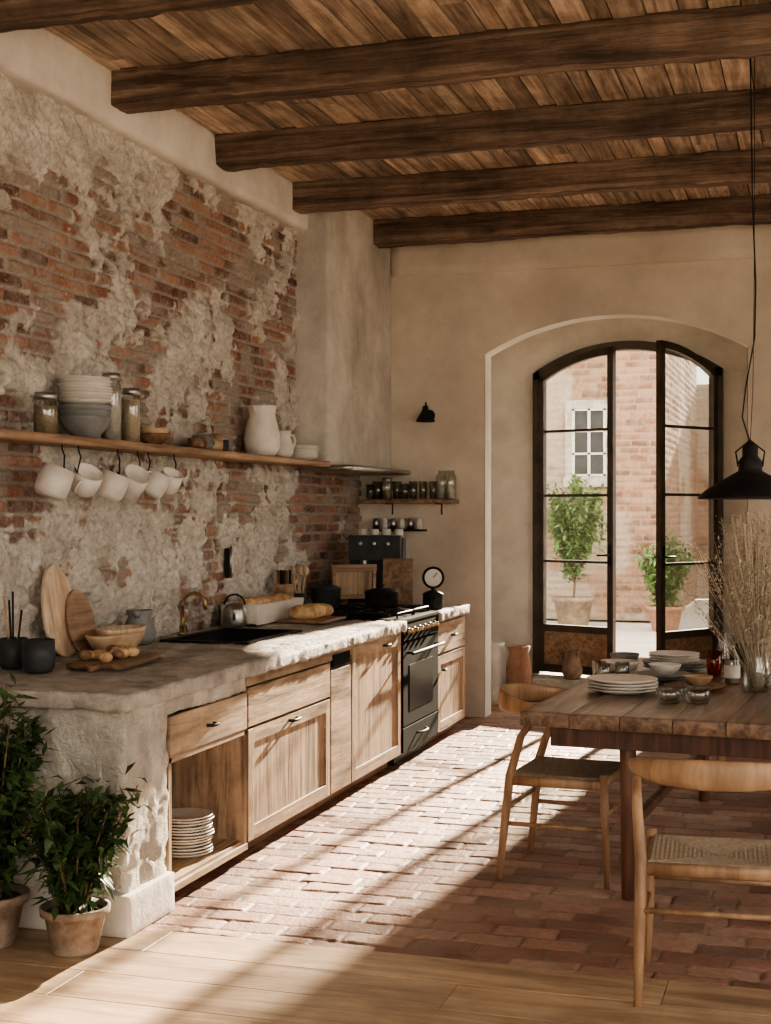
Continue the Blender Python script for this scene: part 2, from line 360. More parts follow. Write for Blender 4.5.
for i in range(5): b.box((-2.2+i*1.0875,BY-.12,.5),(-2.15+i*1.0875,BY-.07,3.4),bronze)
for z in (.5,1.4,2.4,3.35): b.box((-2.2,BY-.12,z),(2.2,BY-.07,z+.05),bronze)
b.finish('window_3')
b=B(); x=WX-.1
while x<RX+.1:
    w=random.uniform(.09,.15); y=BY
    while y<FY:
        l=random.uniform(1.5,3.4); y2=min(y+l,FY+.05); dz=random.uniform(0,.012)
        b.box((x,y,CZ-.014+dz),(x+w-.007,y2-.005,CZ+.03),ceilw); y=y2
        if y2>=FY: break
    x+=w
b.box((WX-.3,BY-.2,CZ+.03),(RX+.25,FY+.2,CZ+.2),boardd); b.finish('ceiling',merge=False)
for i,y in enumerate([5.08,6.33,7.58,8.83,10.12,3.83,2.58,1.33,.08]):
    b=B(); b.rbox((-3.45,y-.09,3.60),(RX+.1,y+.09,CZ),beamw,res=.025,r=.012,amp=.012,fq=1.7,amp2=.011,fq2=13,seed=i*13)
    b.finish('ceiling_beam')
def brick_floor():
    xs=np.arange(-3.0,1.2,.009); ys=np.arange(4.74,12.02,.009)
    X,Y=np.meshgrid(xs,ys,indexing='ij')
    h,s,r=bricks(X,Y,.25,.125,.007,5,irr=.014,depth=.005,prot=.006,missing=.0,rn=.005)
    w=sst(.50,.68,fbm(X*2.2,Y*2.2,X*0,5,300))
    h=h-.006-w*.002
    bk=np.stack([s*.85+.15*sst(.4,.6,fbm(X*6,Y*6,X*0,4,77)),r,w*.3],-1)
    Z=h*.9+(fbm(X*1.2,Y*1.2,X*0,2,9)-.5)*.006
    e=sst(4.745,4.80,Y+(fbm(X*7,X*0,X*0,4,411)-.5)*.09)
    Z=Z-(1-e)*.03
    grid('floor_brick',np.stack([X,Y,Z],-1),bk,brickF)
brick_floor()
b=B(); b.box((WX-.3,4.8,-.15),(RX+.25,12.2,-.03),terra); b.finish('floor_base')
b=B(); b.box((1.19,4.8,-.02),(RX,FY,-.003),terra); b.finish('floor_tile_right')
b=B(); y=4.80
while y>BY:
    w=.25; x=WX-random.uniform(0,1.5)
    while x<RX:
        l=random.uniform(1.6,3.2); b.box((max(x,WX),y-w+.003,-.03),(min(x+l-.003,RX),y,0),floorw); x+=l
    y-=w
b.box((WX-.3,BY-.2,-.15),(RX+.25,4.8,-.03),boardd); b.finish('floor',bevel=.0015,bseg=1,merge=False)
# ------------------------------------------------------------ french doors
def strip(b,us,lo,hi,t,mat,T,y0=0):
    n=len(us);v=[];f=[]
    for u,a,c in zip(us,lo,hi): v+=[(u,y0-t/2,a),(u,y0-t/2,c),(u,y0+t/2,c),(u,y0+t/2,a)]
    for i in range(n-1):
        p=i*4;q=p+4
        f+=[(p,q,q+1,p+1),(p+1,q+1,q+2,p+2),(p+2,q+2,q+3,p+3),(p+3,q+3,q,p)]
    f+=[(0,1,2,3),((n-1)*4,(n-1)*4+3,(n-1)*4+2,(n-1)*4+1)]
    b.add(v,f,mat,False,T,rnd=.5)
b=B()
T=Matrix.Translation((0,11.97,0))
n=30; xs=[DX0+(DX1-DX0)*i/n for i in range(n+1)]
zo=[arch_z(x,DX0,DX1,DZS,DR) for x in xs]
strip(b,xs,[z-.055 for z in zo],[z+.02 for z in zo],.10,bronze,T)
strip(b,[DX0-.01,DX0+.05],[.19,.19],[arch_z(DX0,DX0,DX1,DZS,DR)+.015,arch_z(DX0+.05,DX0,DX1,DZS,DR)],.10,bronze,T)
strip(b,[DX1-.05,DX1+.01],[.19,.19],[arch_z(DX1-.05,DX0,DX1,DZS,DR),arch_z(DX1,DX0,DX1,DZS,DR)+.015],.10,bronze,T)
b.finish('door_frame')
W=.735
def leafdoor(name,hx,sgn,ang):
    b=B(); T=Matrix.Translation((hx,11.93,0))@Matrix.Rotation(ang,4,'Z')
    top=lambda u: arch_z(hx+sgn*u,DX0,DX1,DZS,DR)-.06
    zb=.21
    strip(b,[0,.055],[zb,zb],[top(0),top(.055)],.05,bronze,T); strip(b,[W-.055,W],[zb,zb],[top(W-.055),top(W)],.05,bronze,T)
    us=[.0+W*i/14 for i in range(15)]
    strip(b,us,[top(u)-.06 for u in us],[top(u) for u in us],.05,bronze,T)
    for z in (1.16,1.72,2.27): strip(b,[.05,W-.05],[z-.011]*2,[z+.011]*2,.03,bronze,T)
    strip(b,[.05,W-.05],[zb]*2,[zb+.07]*2,.05,bronze,T); strip(b,[.05,W-.05],[.56]*2,[.62]*2,.05,bronze,T)
    strip(b,[.05,W-.05],[zb+.07]*2,[.56]*2,.02,shelfw,T)
    us=[.05+(W-.1)*i/14 for i in range(15)]
    strip(b,us,[.62]*15,[top(u)-.05 for u in us],.004,glass,T)
    for sd in (-1,1):
        b.tube([(W-.03,sd*.025,1.22),(W-.03,sd*.06,1.22),(W-.13,sd*.065,1.22)],.008,blackm,T=T)
        b.cbox((W-.03,sd*.028,1.22),(.03,.006,.18),blackm,T=T)
    b.finish(name)
leafdoor('door_1',DX0+.05,1,math.radians(-22))
leafdoor('door_2',DX1-.05,-1,math.radians(180+57))
# ------------------------------------------------------------ courtyard
b=B(); b.box((-60,12.25,-.3),(60,80,-.03),gravel); b.box((RX+.25,-60,-.3),(60,12.3,-.03),gravel); b.box((-60,-60,-.3),(RX+.25,BY-.2,-.03),gravel); b.finish('ground_outside')
def flatbrick(name,P0,du,dv,L,Hh,seed):
    us=np.arange(0,L+.001,.025); vs=np.arange(0,Hh+.001,.025)
    U,V=np.meshgrid(us,vs,indexing='ij')
    h,s,r=bricks(U,V,.28,.105,.014,seed,irr=.012,depth=.012,prot=.012,missing=.0)
    m=sst(.08,.13,fbm(U*.8,V*.8,U*0,5,seed+3)-.5)
    nrm=np.cross(du,dv)
    P=np.array(P0)+U[...,None]*np.array(du)+V[...,None]*np.array(dv)+h[...,None]*nrm
    return grid(name,P,np.stack([s,r,m*.8],-1),brickO)
flatbrick('courtyard_wall_house',(-9,20.5,0),(1,0,0),(0,0,1),6.85,6.5,61)
flatbrick('courtyard_wall_side',(-2.15,20.5,0),(0,1,0),(0,0,1),5.5,5.5,62)
flatbrick('courtyard_wall_garden',(-2.15,26,0),(1,0,0),(0,0,1),8,3.9,63)
b=B(); b.box((-9,20.53,0),(-2.2,24,6.5),gravel); b.box((-2.2,26.03,0),(6,26.3,3.9),gravel); b.finish('courtyard_house_core')
def outwin(x0,x1,z0,z1,y):
    b=B()
    b.box((x0-.12,y-.06,z0-.15),(x1+.12,y+.02,z0),stone)
    b.box((x0-.10,y-.05,z0),(x0,y+.02,z1+.12),stone); b.box((x1,y-.05,z0),(x1+.10,y+.02,z1+.12),stone); b.box((x0,y-.05,z1),(x1,y+.02,z1+.12),stone)
    b.box((x0,y-.03,z0),(x1,y+.01,z1),cerd)
    xm=(x0+x1)/2
    for x in (x0+.02,xm,x1-.02): b.box((x-.02,y-.045,z0),(x+.02,y-.03,z1),plaster_w)
    for z in (z0+.02,(z0*2+z1)/3,(z0+2*z1)/3,z1-.02): b.box((x0,y-.045,z-.015),(x1,y-.03,z+.015),plaster_w)
    return b.finish('courtyard_window')
outwin(-3.48,-2.98,2.1,3.1,20.5)
outwin(-5.6,-4.9,2.1,3.0,20.5)
def plant(name,loc,pr,ph,H,R,n,L,mat,potmat,trunk=0,stems=9,ymax=99,up=.35):
    b=B()
    b.lathe([(0,0),(pr*.68,0),(pr*.72,.01),(pr*.95,ph*.82),(pr*1.08,ph*.84),(pr*1.1,ph),(pr*.98,ph),(pr*.93,ph*.86),(0,ph*.86)],potmat,seg=32,wob=.01)
    b.lathe([(0,ph*.88),(pr*.93,ph*.87)],soil,seg=20)
    tips=[]
    if trunk: b.tube([(0,0,ph*.85),(.02,.01,ph+trunk*.5),(0,0,ph+trunk)],[.02,.017,.015],stemm)
    for i in range(stems):
        a=2*math.pi*i/stems+random.uniform(-.3,.3); rr=R*random.uniform(.25,.95); hh=H*random.uniform(.5,1)
        ry=math.sin(a)*rr
        if loc[1]+ry>ymax: ry=(ymax-loc[1])*random.uniform(.3,1)
        p0=Vector((math.cos(a)*pr*.3,math.sin(a)*pr*.3,ph*.86)) if not trunk else Vector((0,0,ph+trunk*random.uniform(.6,1)))
        p1=Vector((math.cos(a)*rr*.5,ry*.5,ph+trunk+(hh-trunk)*.5)); p2=Vector((math.cos(a)*rr,ry,ph+hh))
        b.tube([p0,p1,p2],[.006,.004,.002],stemm,seg=5); tips.append((p0,p1,p2))
    for k in range(n):
        p0,p1,p2=random.choice(tips); t=random.random()**.6
        p=(p0.lerp(p1,t*2) if t<.5 else p1.lerp(p2,t*2-1))
        if t<.12 and not trunk: continue
        d=Vector((random.gauss(0,1),random.gauss(0,1),random.gauss(up,.7)))
        p=p+Vector((random.uniform(-1,1),random.uniform(-1,1),random.uniform(-1,1)))*R*.2
        if loc[1]+p.y>ymax: continue
        if loc[1]+p.y+d.y*L>ymax: d.y=-abs(d.y)
        b.leaf(p,d,L*random.uniform(.6,1.15),L*random.uniform(.14,.22),mat,random.uniform(0,.4))
    return b.finish(name,loc,merge=False)
plant('potted_tree',(-3.3,19.5,-.03),.28,.42,1.65,.5,3400,.13,leaf2,oldpot,trunk=.35,stems=30)
plant('potted_shrub',(-2.0,19.2,-.03),.24,.34,.95,.42,1700,.13,leaf2,terra,stems=18)
plant('potted_shrub',(-1.15,19.8,-.03),.22,.34,.9,.34,1300,.13,leaf2,oldpot,stems=16)
plant('potted_laurel',(-2.56,4.48,0),.115,.165,.44,.25,1400,.08,leafm,oldpot,stems=28,ymax=4.63,up=.15)
plant('potted_laurel',(-2.90,4.46,0),.13,.19,.76,.24,1700,.085,leafm,oldpot,stems=30,ymax=4.62,up=.2)
# ------------------------------------------------------------ counter
CX=-2.47
b=B()
Y0,Y1=5.065,5.86
b.rbox((-3.41,4.70,.0),(-2.475,Y0,.84),plaster_rough,res=.014,r=.018,amp=.014,fq=5,amp2=.015,fq2=20)
b.rbox((-3.41,4.72,.768),(-2.475,Y1,.845),plaster_rough,res=.014,r=.012,amp=.006,fq=5,amp2=.009,fq2=22)
b.rbox((-3.41,4.665,0),(-2.445,Y0-.005,.155),plaster_w,res=.03,r=.008,amp=.004,fq=5,amp2=.002)
b.box((-3.40,Y0,.06),(-2.485,Y1,.10),oakh); b.box((-3.40,Y0,.10),(-3.37,Y1,.58),oakh); b.box((-3.4,Y1-.03,.06),(-2.475,Y1,.765),oak)
b.box((-3.40,Y0,.06),(-2.475,Y0+.028,.60),oak)
b.box((-3.37,Y0+.03,.34),(-2.66,Y0+.30,.362),oakh); b.box((-2.68,Y0+.28,.10),(-2.66,Y0+.30,.34),oakh)
b.box((-3.4,Y0,.575),(-2.475,Y1,.60),oakh)
b.box((CX-.02,Y0+.008,.602),(CX,Y1-.008,.764),oakh)
b.box((CX-.03,Y0,.055),(CX+.0,Y1,.085),oakh)
def shaker(y0,y1,z0,z1,x=CX):
    w=.065
    b.box((x-.03,y0,z0),(x-.010,y1,z1),oak)
    b.box((x-.012,y0,z0),(x,y0+w,z1),oak); b.box((x-.012,y1-w,z0),(x,y1,z1),oak)
    b.box((x-.012,y0+w,z0),(x,y1-w,z0+w),oakh); b.box((x-.012,y0+w,z1-w),(x,y1-w,z1),oakh)
def slabd(y0,y1,z0,z1,x=CX): b.box((x-.03,y0,z0),(x,y1,z1),oakh)
def pull(y,z,L=.09,x=CX):
    b.tube([(x,y-L/2,z),(x+.025,y-L/2+.008,z),(x+.028,y,z),(x+.025,y+L/2-.008,z),(x,y+L/2,z)],.008,blackm,seg=8)
b.box((-3.41,5.86,.07),(CX-.03,8.30,.69),boardd); b.box((CX-.06,5.86,.69),(CX-.03,8.30,.83),boardd)
b.box((-3.41,9.15,.07),(CX-.03,9.93,.84),oak)
b.box((-3.41,5.86,.0),(CX-.09,8.29,.07),boardd); b.box((-3.41,9.15,.0),(CX-.09,9.93,.07),boardd)
b.box((CX-.03,5.86,.79),(CX-.004,8.30,.835),oakh)
slabd(5.868,6.975,.605,.782); shaker(5.868,6.975,.085,.592)
pull(6.42,.565,.10)
pull(5.45,.68,.07)
slabd(6.99,7.32,.085,.74); b.box((CX-.015,7.02,.755),(CX+.002,7.30,.82),blackg)
shaker(7.34,8.285,.085,.825); pull(7.95,.79,.08)
shaker(9.16,9.92,.085,.60); slabd(9.16,9.92,.615,.82); pull(9.55,.72,.08); pull(9.27,.5,.05)
b.finish('kitchen_counter_cabinet',bevel=.003)
def cutter(o,lo,hi):
    c=B(); c.box(lo,hi,blackm); co=c.finish('cut'); md=o.modifiers.new('b','BOOLEAN'); md.object=co; md.operation='DIFFERENCE'; md.solver='EXACT'
    bpy.context.view_layer.update(); dg=bpy.context.evaluated_depsgraph_get()
    me=bpy.data.meshes.new_from_object(o.evaluated_get(dg)); o.modifiers.clear(); o.data=me; bpy.data.objects.remove(co)
b=B(); b.rbox((-3.41,4.65,.840),(-2.44,8.305,.905),stone,res=.018,r=.008,amp=.006,fq=5,amp2=.010,fq2=22); o=b.finish('stone_countertop')
cutter(o,(-3.25,6.60,.7),(-2.80,7.36,1.0))
b=B(); b.rbox((-3.41,9.145,.840),(-2.44,9.96,.905),stone,res=.018,r=.008,amp=.005,fq=5,amp2=.009,fq2=22); b.finish('stone_countertop')
b=B()
b.box((-3.25,6.60,.70),(-2.80,7.36,.715),blackm); b.box((-3.25,6.60,.70),(-3.235,7.36,.915),blackm); b.box((-2.815,6.60,.70),(-2.80,7.36,.915),blackm)
b.box((-3.25,6.60,.70),(-2.80,6.615,.915),blackm); b.box((-3.25,7.345,.70),(-2.80,7.36,.915),blackm)
for a in [((-3.27,6.58),(-3.235,7.38)),((-2.815,6.58),(-2.78,7.38)),((-3.27,6.58),(-2.78,6.615)),((-3.27,7.345),(-2.78,7.38))]:
    b.box((a[0][0],a[0][1],.905),(a[1][0],a[1][1],.918),blackm)
b.finish('kitchen_sink',bevel=.002)
def arc(c,r,a0,a1,n,pl='xz'):
    o=[]
    for i in range(n+1):
        a=math.radians(a0+(a1-a0)*i/n); u,v=r*math.cos(a),r*math.sin(a)
        o.append((c[0]+u,c[1],c[2]+v) if pl=='xz' else (c[0],c[1]+u,c[2]+v) if pl=='yz' else (c[0]+u,c[1]+v,c[2]))
    return o
b=B(); b.lathe([(0,0),(.03,0),(.03,.015),(.016,.02),(.016,.05),(0,.05)],brass)
b.tube([(0,0,.02),(0,0,.16)]+arc((.07,0,.16),.07,180,20,12)+[(.14,0,.14)],.011,brass,seg=10)
b.tube([(0,.02,.06),(0,.07,.085)],.006,brass); b.finish('sink_faucet',(-3.33,6.98,.907))
# ------------------------------------------------------------ stove
b=B(); x=CX+.005; y0,y1=8.315,9.135
b.box((-3.10,y0,.08),(x-.03,y1,.895),blackm); b.box((-3.08,y0+.03,0),(x-.07,y1-.03,.08),blackm)
b.box((-3.41,y0,.82),(-3.10,y1,.905),stone)
b.box((-3.10,y0-.003,.893),(x+.01,y1+.003,.912),blackg)
b.box((x-.03,y0,.775),(x+.005,y1,.893),blackg)
b.box((x-.03,y0,.245),(x,y1,.765),blackg); b.box((x-.03,y0,.085),(x,y1,.235),blackg)
b.box((x-.001,y0+.13,.33),(x+.003,y1-.13,.62),ovg)
for k in range(6):
    yy=y0+.1+k*(y1-y0-.2)/5
    b.lathe([(0,0),(.020,0),(.020,.006),(.015,.008),(.013,.028),(0,.03)],brass if k!=2 else steel,seg=16,T=Matrix.Translation((x+.005,yy,.835))@Matrix.Rotation(math.radians(90),4,'Y'))
b.tube([(x,y0+.08,.70),(x+.05,y0+.08,.70)],.008,blackm); b.tube([(x,y1-.08,.70),(x+.05,y1-.08,.70)],.008,blackm)
b.tube([(x+.05,y0+.04,.70),(x+.05,y1-.04,.70)],.010,blackm,seg=12)
b.tube([(x,y0+.3,.17),(x+.03,y0+.35,.17),(x+.03,y1-.35,.17),(x,y1-.3,.17)],.007,blackm)
for yy in (y0+.22,y1-.22):
    for xx in (-2.95,-2.66):
        b.lathe([(0,.912),(.045,.912),(.045,.925),(.03,.93),(0,.93)],blackm,c=(xx,yy,0),seg=18)
        for q in range(4):
            a=q*math.pi/2; b.tube([(xx+.02*math.cos(a),yy+.02*math.sin(a),.945),(xx+.14*math.cos(a),yy+.14*math.sin(a),.945)],.006,blackm,seg=6)
    for (p,q) in (((-3.09,yy-.17,.945),(-2.52,yy-.17,.945)),((-3.09,yy+.17,.945),(-2.52,yy+.17,.945))): b.tube([p,q],.006,blackm,seg=6)
    for xx in (-3.09,-2.80,-2.52):
        b.tube([(xx,yy-.17,.945),(xx,yy+.17,.945)],.006,blackm,seg=6)
        for s_ in (-.17,.17): b.tube([(xx,yy+s_,.91),(xx,yy+s_,.945)],.006,blackm,seg=6)
b.finish('gas_range_cooker',bevel=.002)
# ------------------------------------------------------------ crockery helpers
def plates(b,c,r,n,mat,dz=.012,jit=.004):
    for i in range(n):
        z=i*dz; cx=c[0]+random.uniform(-jit,jit); cy=c[1]+random.uniform(-jit,jit)
        b.lathe([(0,0),(r*.6,0),(r*.62,.003),(r,.018),(r*1.0,.022),(r*.97,.022),(r*.6,.008),(0,.007)],mat,(cx,cy,c[2]+z),seg=36)
def bowl(b,c,r,h,mat,T=None,sx=1,sy=1):
    b.lathe([(0,0),(r*.45,0),(r*.5,h*.06),(r*.8,h*.4),(r*.97,h*.85),(r,h),(r*.95,h),(r*.9,h*.8),(r*.7,h*.35),(r*.4,h*.14),(0,h*.12)],mat,c,seg=32,sx=sx,sy=sy,T=T)
def mug(b,c,r,h,mat,ha=0,T=None):
    TT=(T or Matrix.Identity(4))@Matrix.Translation(c)@Matrix.Rotation(ha,4,'Z')
    b.lathe([(0,0),(r*.75,0),(r*.95,h*.15),(r,h*.5),(r*.96,h),(r*.90,h),(r*.92,h*.5),(r*.85,h*.15),(0,h*.08)],mat,seg=28,T=TT)
    b.tube(arc((r*.95,0,h*.52),h*.3,80,-80,10),[.006]*11,mat,seg=8,T=TT)
def jar(b,c,r,h,lid=True,fill=None,fh=.7):
    b.lathe([(0,0),(r,0),(r,h*.86),(r*.85,h*.93),(r*.85,h)],jarglass,c,seg=24)
    if fill: b.lathe([(0,.004),(r*.93,.004),(r*.93,h*fh),(0,h*fh)],fill,c,seg=20)
    if lid: b.lathe([(0,h+.02),(r*.9,h+.02),(r*.92,h+.0),(r*.9,h-.012),(0,h-.012)],steel,c,seg=24)
def pitcher(b,c,r,h,mat,ha=0):
    T=Matrix.Translation(c)@Matrix.Rotation(ha,4,'Z')
    b.lathe([(0,0),(r*.7,0),(r*.95,h*.15),(r,h*.35),(r*.85,h*.62),(r*.68,h*.8),(r*.78,h*.97),(r*.82,h),(r*.74,h),(r*.62,h*.8),(r*.75,h*.6),(r*.9,h*.35),(0,h*.1)],mat,seg=30,T=T)
    b.tube([(r*.66,0,h*.85),(r*1.2,0,h*.86),(r*1.4,0,h*.68),(r*1.25,0,h*.42),(r*.92,0,h*.3)],[.009,.009,.01,.009,.008],mat,seg=8,T=T)
    b.tube([(-r*.55,0,h*.86),(-r*.85,0,h*.98)],[(.02),(.012)],mat,seg=8,T=T)
SZ=1.925
b=B(); b.rbox((-3.43,4.3,1.885),(-3.19,9.03,SZ),shelfw,res=.05,r=.006,amp=.004,fq=3,amp2=.0015)
b.finish('display_shelf')
z=SZ+.003
b=B(); jar(b,(0,0,0),.055,.17,True,pasta,.75); b.finish('storage_jar',(-3.33,5.57,z))
b=B(); bowl(b,(0,0,0),.12,.10,cerg); bowl(b,(0,0,.03),.122,.10,cerg); bowl(b,(0,0,.055),.125,.10,cerg)
plates(b,(0,0,.155),.125,8,cer,.015,.008); b.finish('stacked_bowls_and_plates',(-3.30,5.87,z))
b=B(); jar(b,(0,0,0),.05,.31,True,cloth,.8); b.finish('storage_jar',(-3.31,6.14,z))
b=B(); jar(b,(0,0,0),.048,.25,True,grain,.85); b.finish('storage_jar',(-3.29,6.31,z))
b=B(); bowl(b,(0,0,0),.085,.06,boardd); bowl(b,(0,0,.03),.08,.055,woodbowl); b.finish('wooden_bowls',(-3.32,6.62,z))
b=B()
for i,(yy,rr,hh) in enumerate([(-.22,.05,.06),(-.11,.05,.085),(.0,.055,.06),(.1,.045,.10),(.2,.045,.07)]):
    mug(b,(random.uniform(-.02,.02),yy,0),rr,hh,[boardd,cerg,woodbowl,shelfw,cerd][i],i)
b.finish('small_cups',(-3.31,7.30,z))
b=B(); pitcher(b,(0,0,0),.115,.31,cer,math.radians(80)); b.finish('ceramic_pitcher',(-3.31,8.08,z))
b=B(); pitcher(b,(0,0,0),.08,.17,cer,math.radians(60)); b.finish('ceramic_pitcher',(-3.30,8.38,z))
b=B(); plates(b,(0,0,0),.115,6,cer,.014); b.finish('stacked_plates',(-3.30,8.74,z))
for i,(y,r,h) in enumerate([(5.52,.078,.135),(5.80,.070,.11),(6.04,.080,.125),(6.26,.07,.13),(6.50,.07,.12),(6.68,.06,.11)]):
    b=B(); tilt=[-14,22,-10,28,-20,15][i]; ha=[90,-90,95,80,-95,90][i]
    T=Matrix.Translation((0,0,-.055-r*1.5))@Matrix.Rotation(math.radians(tilt),4,'X')@Matrix.Rotation(math.radians([15,35,20,40,25,30][i]),4,'Y')@Matrix.Translation((0,0,-h*.5))
    mug(b,(0,0,0),r,h,cer,math.radians(ha),T)
    sg=1 if ha>0 else -1
    b.tube([(0,sg*r*.9,0),(0,sg*r*.9,-.02),(.012,sg*r*.9,-.05),(0,sg*r*1.1,-.085-r*.6),(-.01,sg*r*1.1,-.06-r*.6)],.004,blackm,seg=6)
    b.finish('hanging_mug',(-3.26,y,1.884))
# ------------------------------------------------------------ counter items
CZT=.912
def item(name,fn,loc,rz=0,bevel=0):
    b=B(); fn(b); return b.finish(name,loc,rz,bevel)
def f(b):
    mug(b,(0,0,0),.062,.13,cerd,2)
    for i in range(5): 
        a=i*1.3; b.tube([(0.01*math.cos(a),.01*math.sin(a),.01),(.04*math.cos(a),.04*math.sin(a),.25+.02*i)],.005,woodbowl if i%2 else blackm,seg=6)
item('utensil_mug',f,(-3.29,5.24,CZT)); 
item('dark_mug',lambda b: mug(b,(0,0,0),.07,.135,cerd,2.5),(-3.12,5.16,CZT))
def f(b):
    for (y,w,hh,xx,m,ti) in ((0,.145,.43,0,boardl,-10),(.13,.12,.31,.035,shelfw,-13)):
        n=36; v=[]
        T=Matrix.Translation((xx,y,0))@Matrix.Rotation(math.radians(ti),4,'Y')
        pts=[]
        for i in range(n):
            a=2*math.pi*i/n; pts.append((w*math.cos(a)*(1-.12*math.sin(a)),hh/2+hh/2*math.sin(a)))
        for t in (0,.018): v+=[(t,p,q) for p,q in pts]
        ff=[tuple(range(n))[::-1],tuple(range(n,2*n))]+[(i,(i+1)%n,n+(i+1)%n,n+i) for i in range(n)]
        b.add(v,ff,m,False,T)
item('oval_cutting_board',f,(-3.32,5.72,CZT),bevel=.004)
item('dough_bowl',lambda b:(bowl(b,(0,0,0),.13,.10,woodbowl,sx=.8,sy=1.75),bowl(b,(0,.05,.035),.12,.085,boardl,sx=.8,sy=1.5)),(-3.17,5.93,CZT))
def f(b):
    b.rbox((-.13,-.24,0),(.13,.24,.028),boardd,res=.05,r=.006,amp=.002)
    b.tube([(.02,-.24,.014),(.02,-.33,.014)],.014,boardd)
    for i in range(16):
        b.ell((random.uniform(-.09,.09),-.18+i*.023,.050),(.030,.026,.022),[bread,bread,boardd][i%3],.3,20,14,9,seed=i)
item('bread_board',f,(-2.95,5.52,CZT),.1)
item('stone_jug',lambda b: pitcher(b,(0,0,0),.085,.17,cerg,1.8),(-3.30,6.42,CZT))
def f(b):
    b.lathe([(0,0),(.06,0),(.07,.02),(.068,.10),(.05,.13),(.03,.14),(0,.145)],steel); b.tube(arc((0,0,.13),.06,0,180,10,'yz'),.006,blackm,seg=6); b.tube([(.06,0,.05),(.1,0,.11)],[.012,.007],steel)
item('small_kettle',f,(-3.24,7.49,CZT),-1.2)
def f(b):
    L,Wd,Hh=.38,.12,.12
    for lo,hi in (((-Wd,-L,0),(Wd,L,.012)),((-Wd,-L,0),(-Wd+.012,L,Hh)),((Wd-.012,-L,0),(Wd,L,Hh)),((-Wd,-L,0),(Wd,-L+.012,Hh)),((-Wd,L-.012,0),(Wd,L,Hh))): b.box(lo,hi,cer,rnd=.5)
    for i in range(6): b.ell((random.uniform(-.02,.02),-.28+i*.11,.10),(.075,.07,.05),bread,.15,14,seed=i)
item('bread_trough',f,(-3.27,8.0,CZT+.003),0,.004)
def f(b):
    b.rbox((-.15,-.2,0),(.15,.2,.022),boardd,res=.05,r=.006,amp=.002)
    for i in range(4): b.ell((-.02+.02*(i%2),-.12+i*.08,.06),(.085,.062,.048),bread,.15,14,seed=i+20)
item('bread_board',f,(-2.96,8.04,CZT))
def f(b):
    b.box((-.05,-.06,0),(.05,.06,.2),shelfw)
    for i in range(6):
        b.box((-.035+.03*(i%3),-.04+.05*(i//3),.2),(-.015+.03*(i%3),-.025+.05*(i//3),.29),blackm if i%2 else boardd)
item('knife_block',f,(-3.33,8.50,CZT),0,.003)
def f(b):
    mug(b,(0,0,0),.05,.13,cerd)
    for i in range(6):
        a=i*1.05; b.tube([(0,0,.01),(.05*math.cos(a),.05*math.sin(a),.26)],.005,boardl,seg=6); b.ell((.052*math.cos(a),.052*math.sin(a),.28),(.02,.014,.03),boardl,.05,nu=10,nv=6)
item('wooden_spoons',f,(-3.30,8.70,CZT))
def pot(b,r,h,m):
    b.lathe([(0,0),(r*.95,0),(r,.01),(r,h),(r*1.04,h+.004),(r*1.04,h+.012),(r*.6,h+.03),(.02,h+.036),(0,h+.036)],m,seg=32)
    b.lathe([(0,h+.03),(.012,h+.035),(.02,h+.055),(.012,h+.062),(0,h+.062)],m)
    for sgn in (-1,1): b.tube([(0,sgn*r,h*.75),(.0,sgn*(r+.035),h*.8),(0,sgn*r,h*.86)],.008,m)
item('black_stockpot',lambda b: pot(b,.10,.14,cerd),(-3.22,9.0,CZT))
item('black_saucepan',lambda b: pot(b,.11,.085,blackm),(-2.80,8.93,.952),.7)
item('small_black_pot',lambda b: pot(b,.07,.09,blackm),(-2.56,9.36,CZT),.4)
def f(b):
    for y in (-.15,.15): b.box((-.02,y-.012,0),(.02,y+.012,.28),shelfw)
    b.box((-.012,-.15,.06),(.012,.15,.09),shelfw); b.box((-.015,-.17,.25),(.015,.17,.30),shelfw); b.box((-.10,-.17,0),(.10,.17,.025),shelfw); b.box((-.008,-.14,.09),(.002,.14,.25),oak)
item('wooden_cookbook_stand',f,(-3.12,9.30,CZT),-.9,.003)
def f(b):
    b.box((-.2,-.16,0),(.2,.16,.05),blackm); b.box((-.2,-.12,.05),(.2,.0,.48),cerd) ; b.box((-.2,0,.05),(.2,.16,.48),cerg)
    b.box((-.19,-.18,.32),(.19,-.10,.50),cerd)
    b.tube([(-.08,-.15,.32),(-.08,-.15,.27)],.03,steel,seg=14); b.tube([(-.08,-.16,.28),(-.08,-.24,.27)],.012,blackm)
    b.tube([(.12,-.16,.36),(.14,-.2,.30),(.14,-.2,.12)],.006,steel)
    for i in range(3): b.lathe([(0,0),(.016,0),(.014,.015),(0,.016)],steel,T=Matrix.Translation((-.1+.1*i,-.18,.44))@Matrix.Rotation(math.radians(90),4,'X'))
    for i in range(4): mug(b,(-.13+.09*i,.02,.482),.035,.06,cer,1.5)
item('espresso_machine',f,(-3.08,9.77,CZT),.1,.004)
item('bread_cutting_board',lambda b:b.cbox((0,0,.17),(.22,.02,.34),shelfw,T=Matrix.Rotation(math.radians(-6),4,'X')),(-2.86,9.50,CZT),.1,.006)
def f(b):
    b.lathe([(0,0),(.07,0),(.07,.012),(.05,.02),(0,.02)],blackm)
    b.tube([(0,0,.01),(0,0,.14)],.012,blackm)
    T=Matrix.Translation((0,0,.2))@Matrix.Rotation(math.radians(90),4,'X')
    b.lathe([(0,-.03),(.078,-.03),(.08,.02),(.072,.03),(.070,.024)],blackm,T=T,seg=32); b.lathe([(0,.031),(.062,.031)],cer,T=T,seg=32)
    b.tube([(0,-.034,.2),(.03,-.034,.235)],.003,blackm,seg=5)
item('kitchen_scale',f,(-2.64,9.66,CZT),.25)
b=B(); b.rbox((-3.42,FY-.22,1.645),(-2.66,FY,1.675),shelfw,res=.06,r=.005,amp=.002)
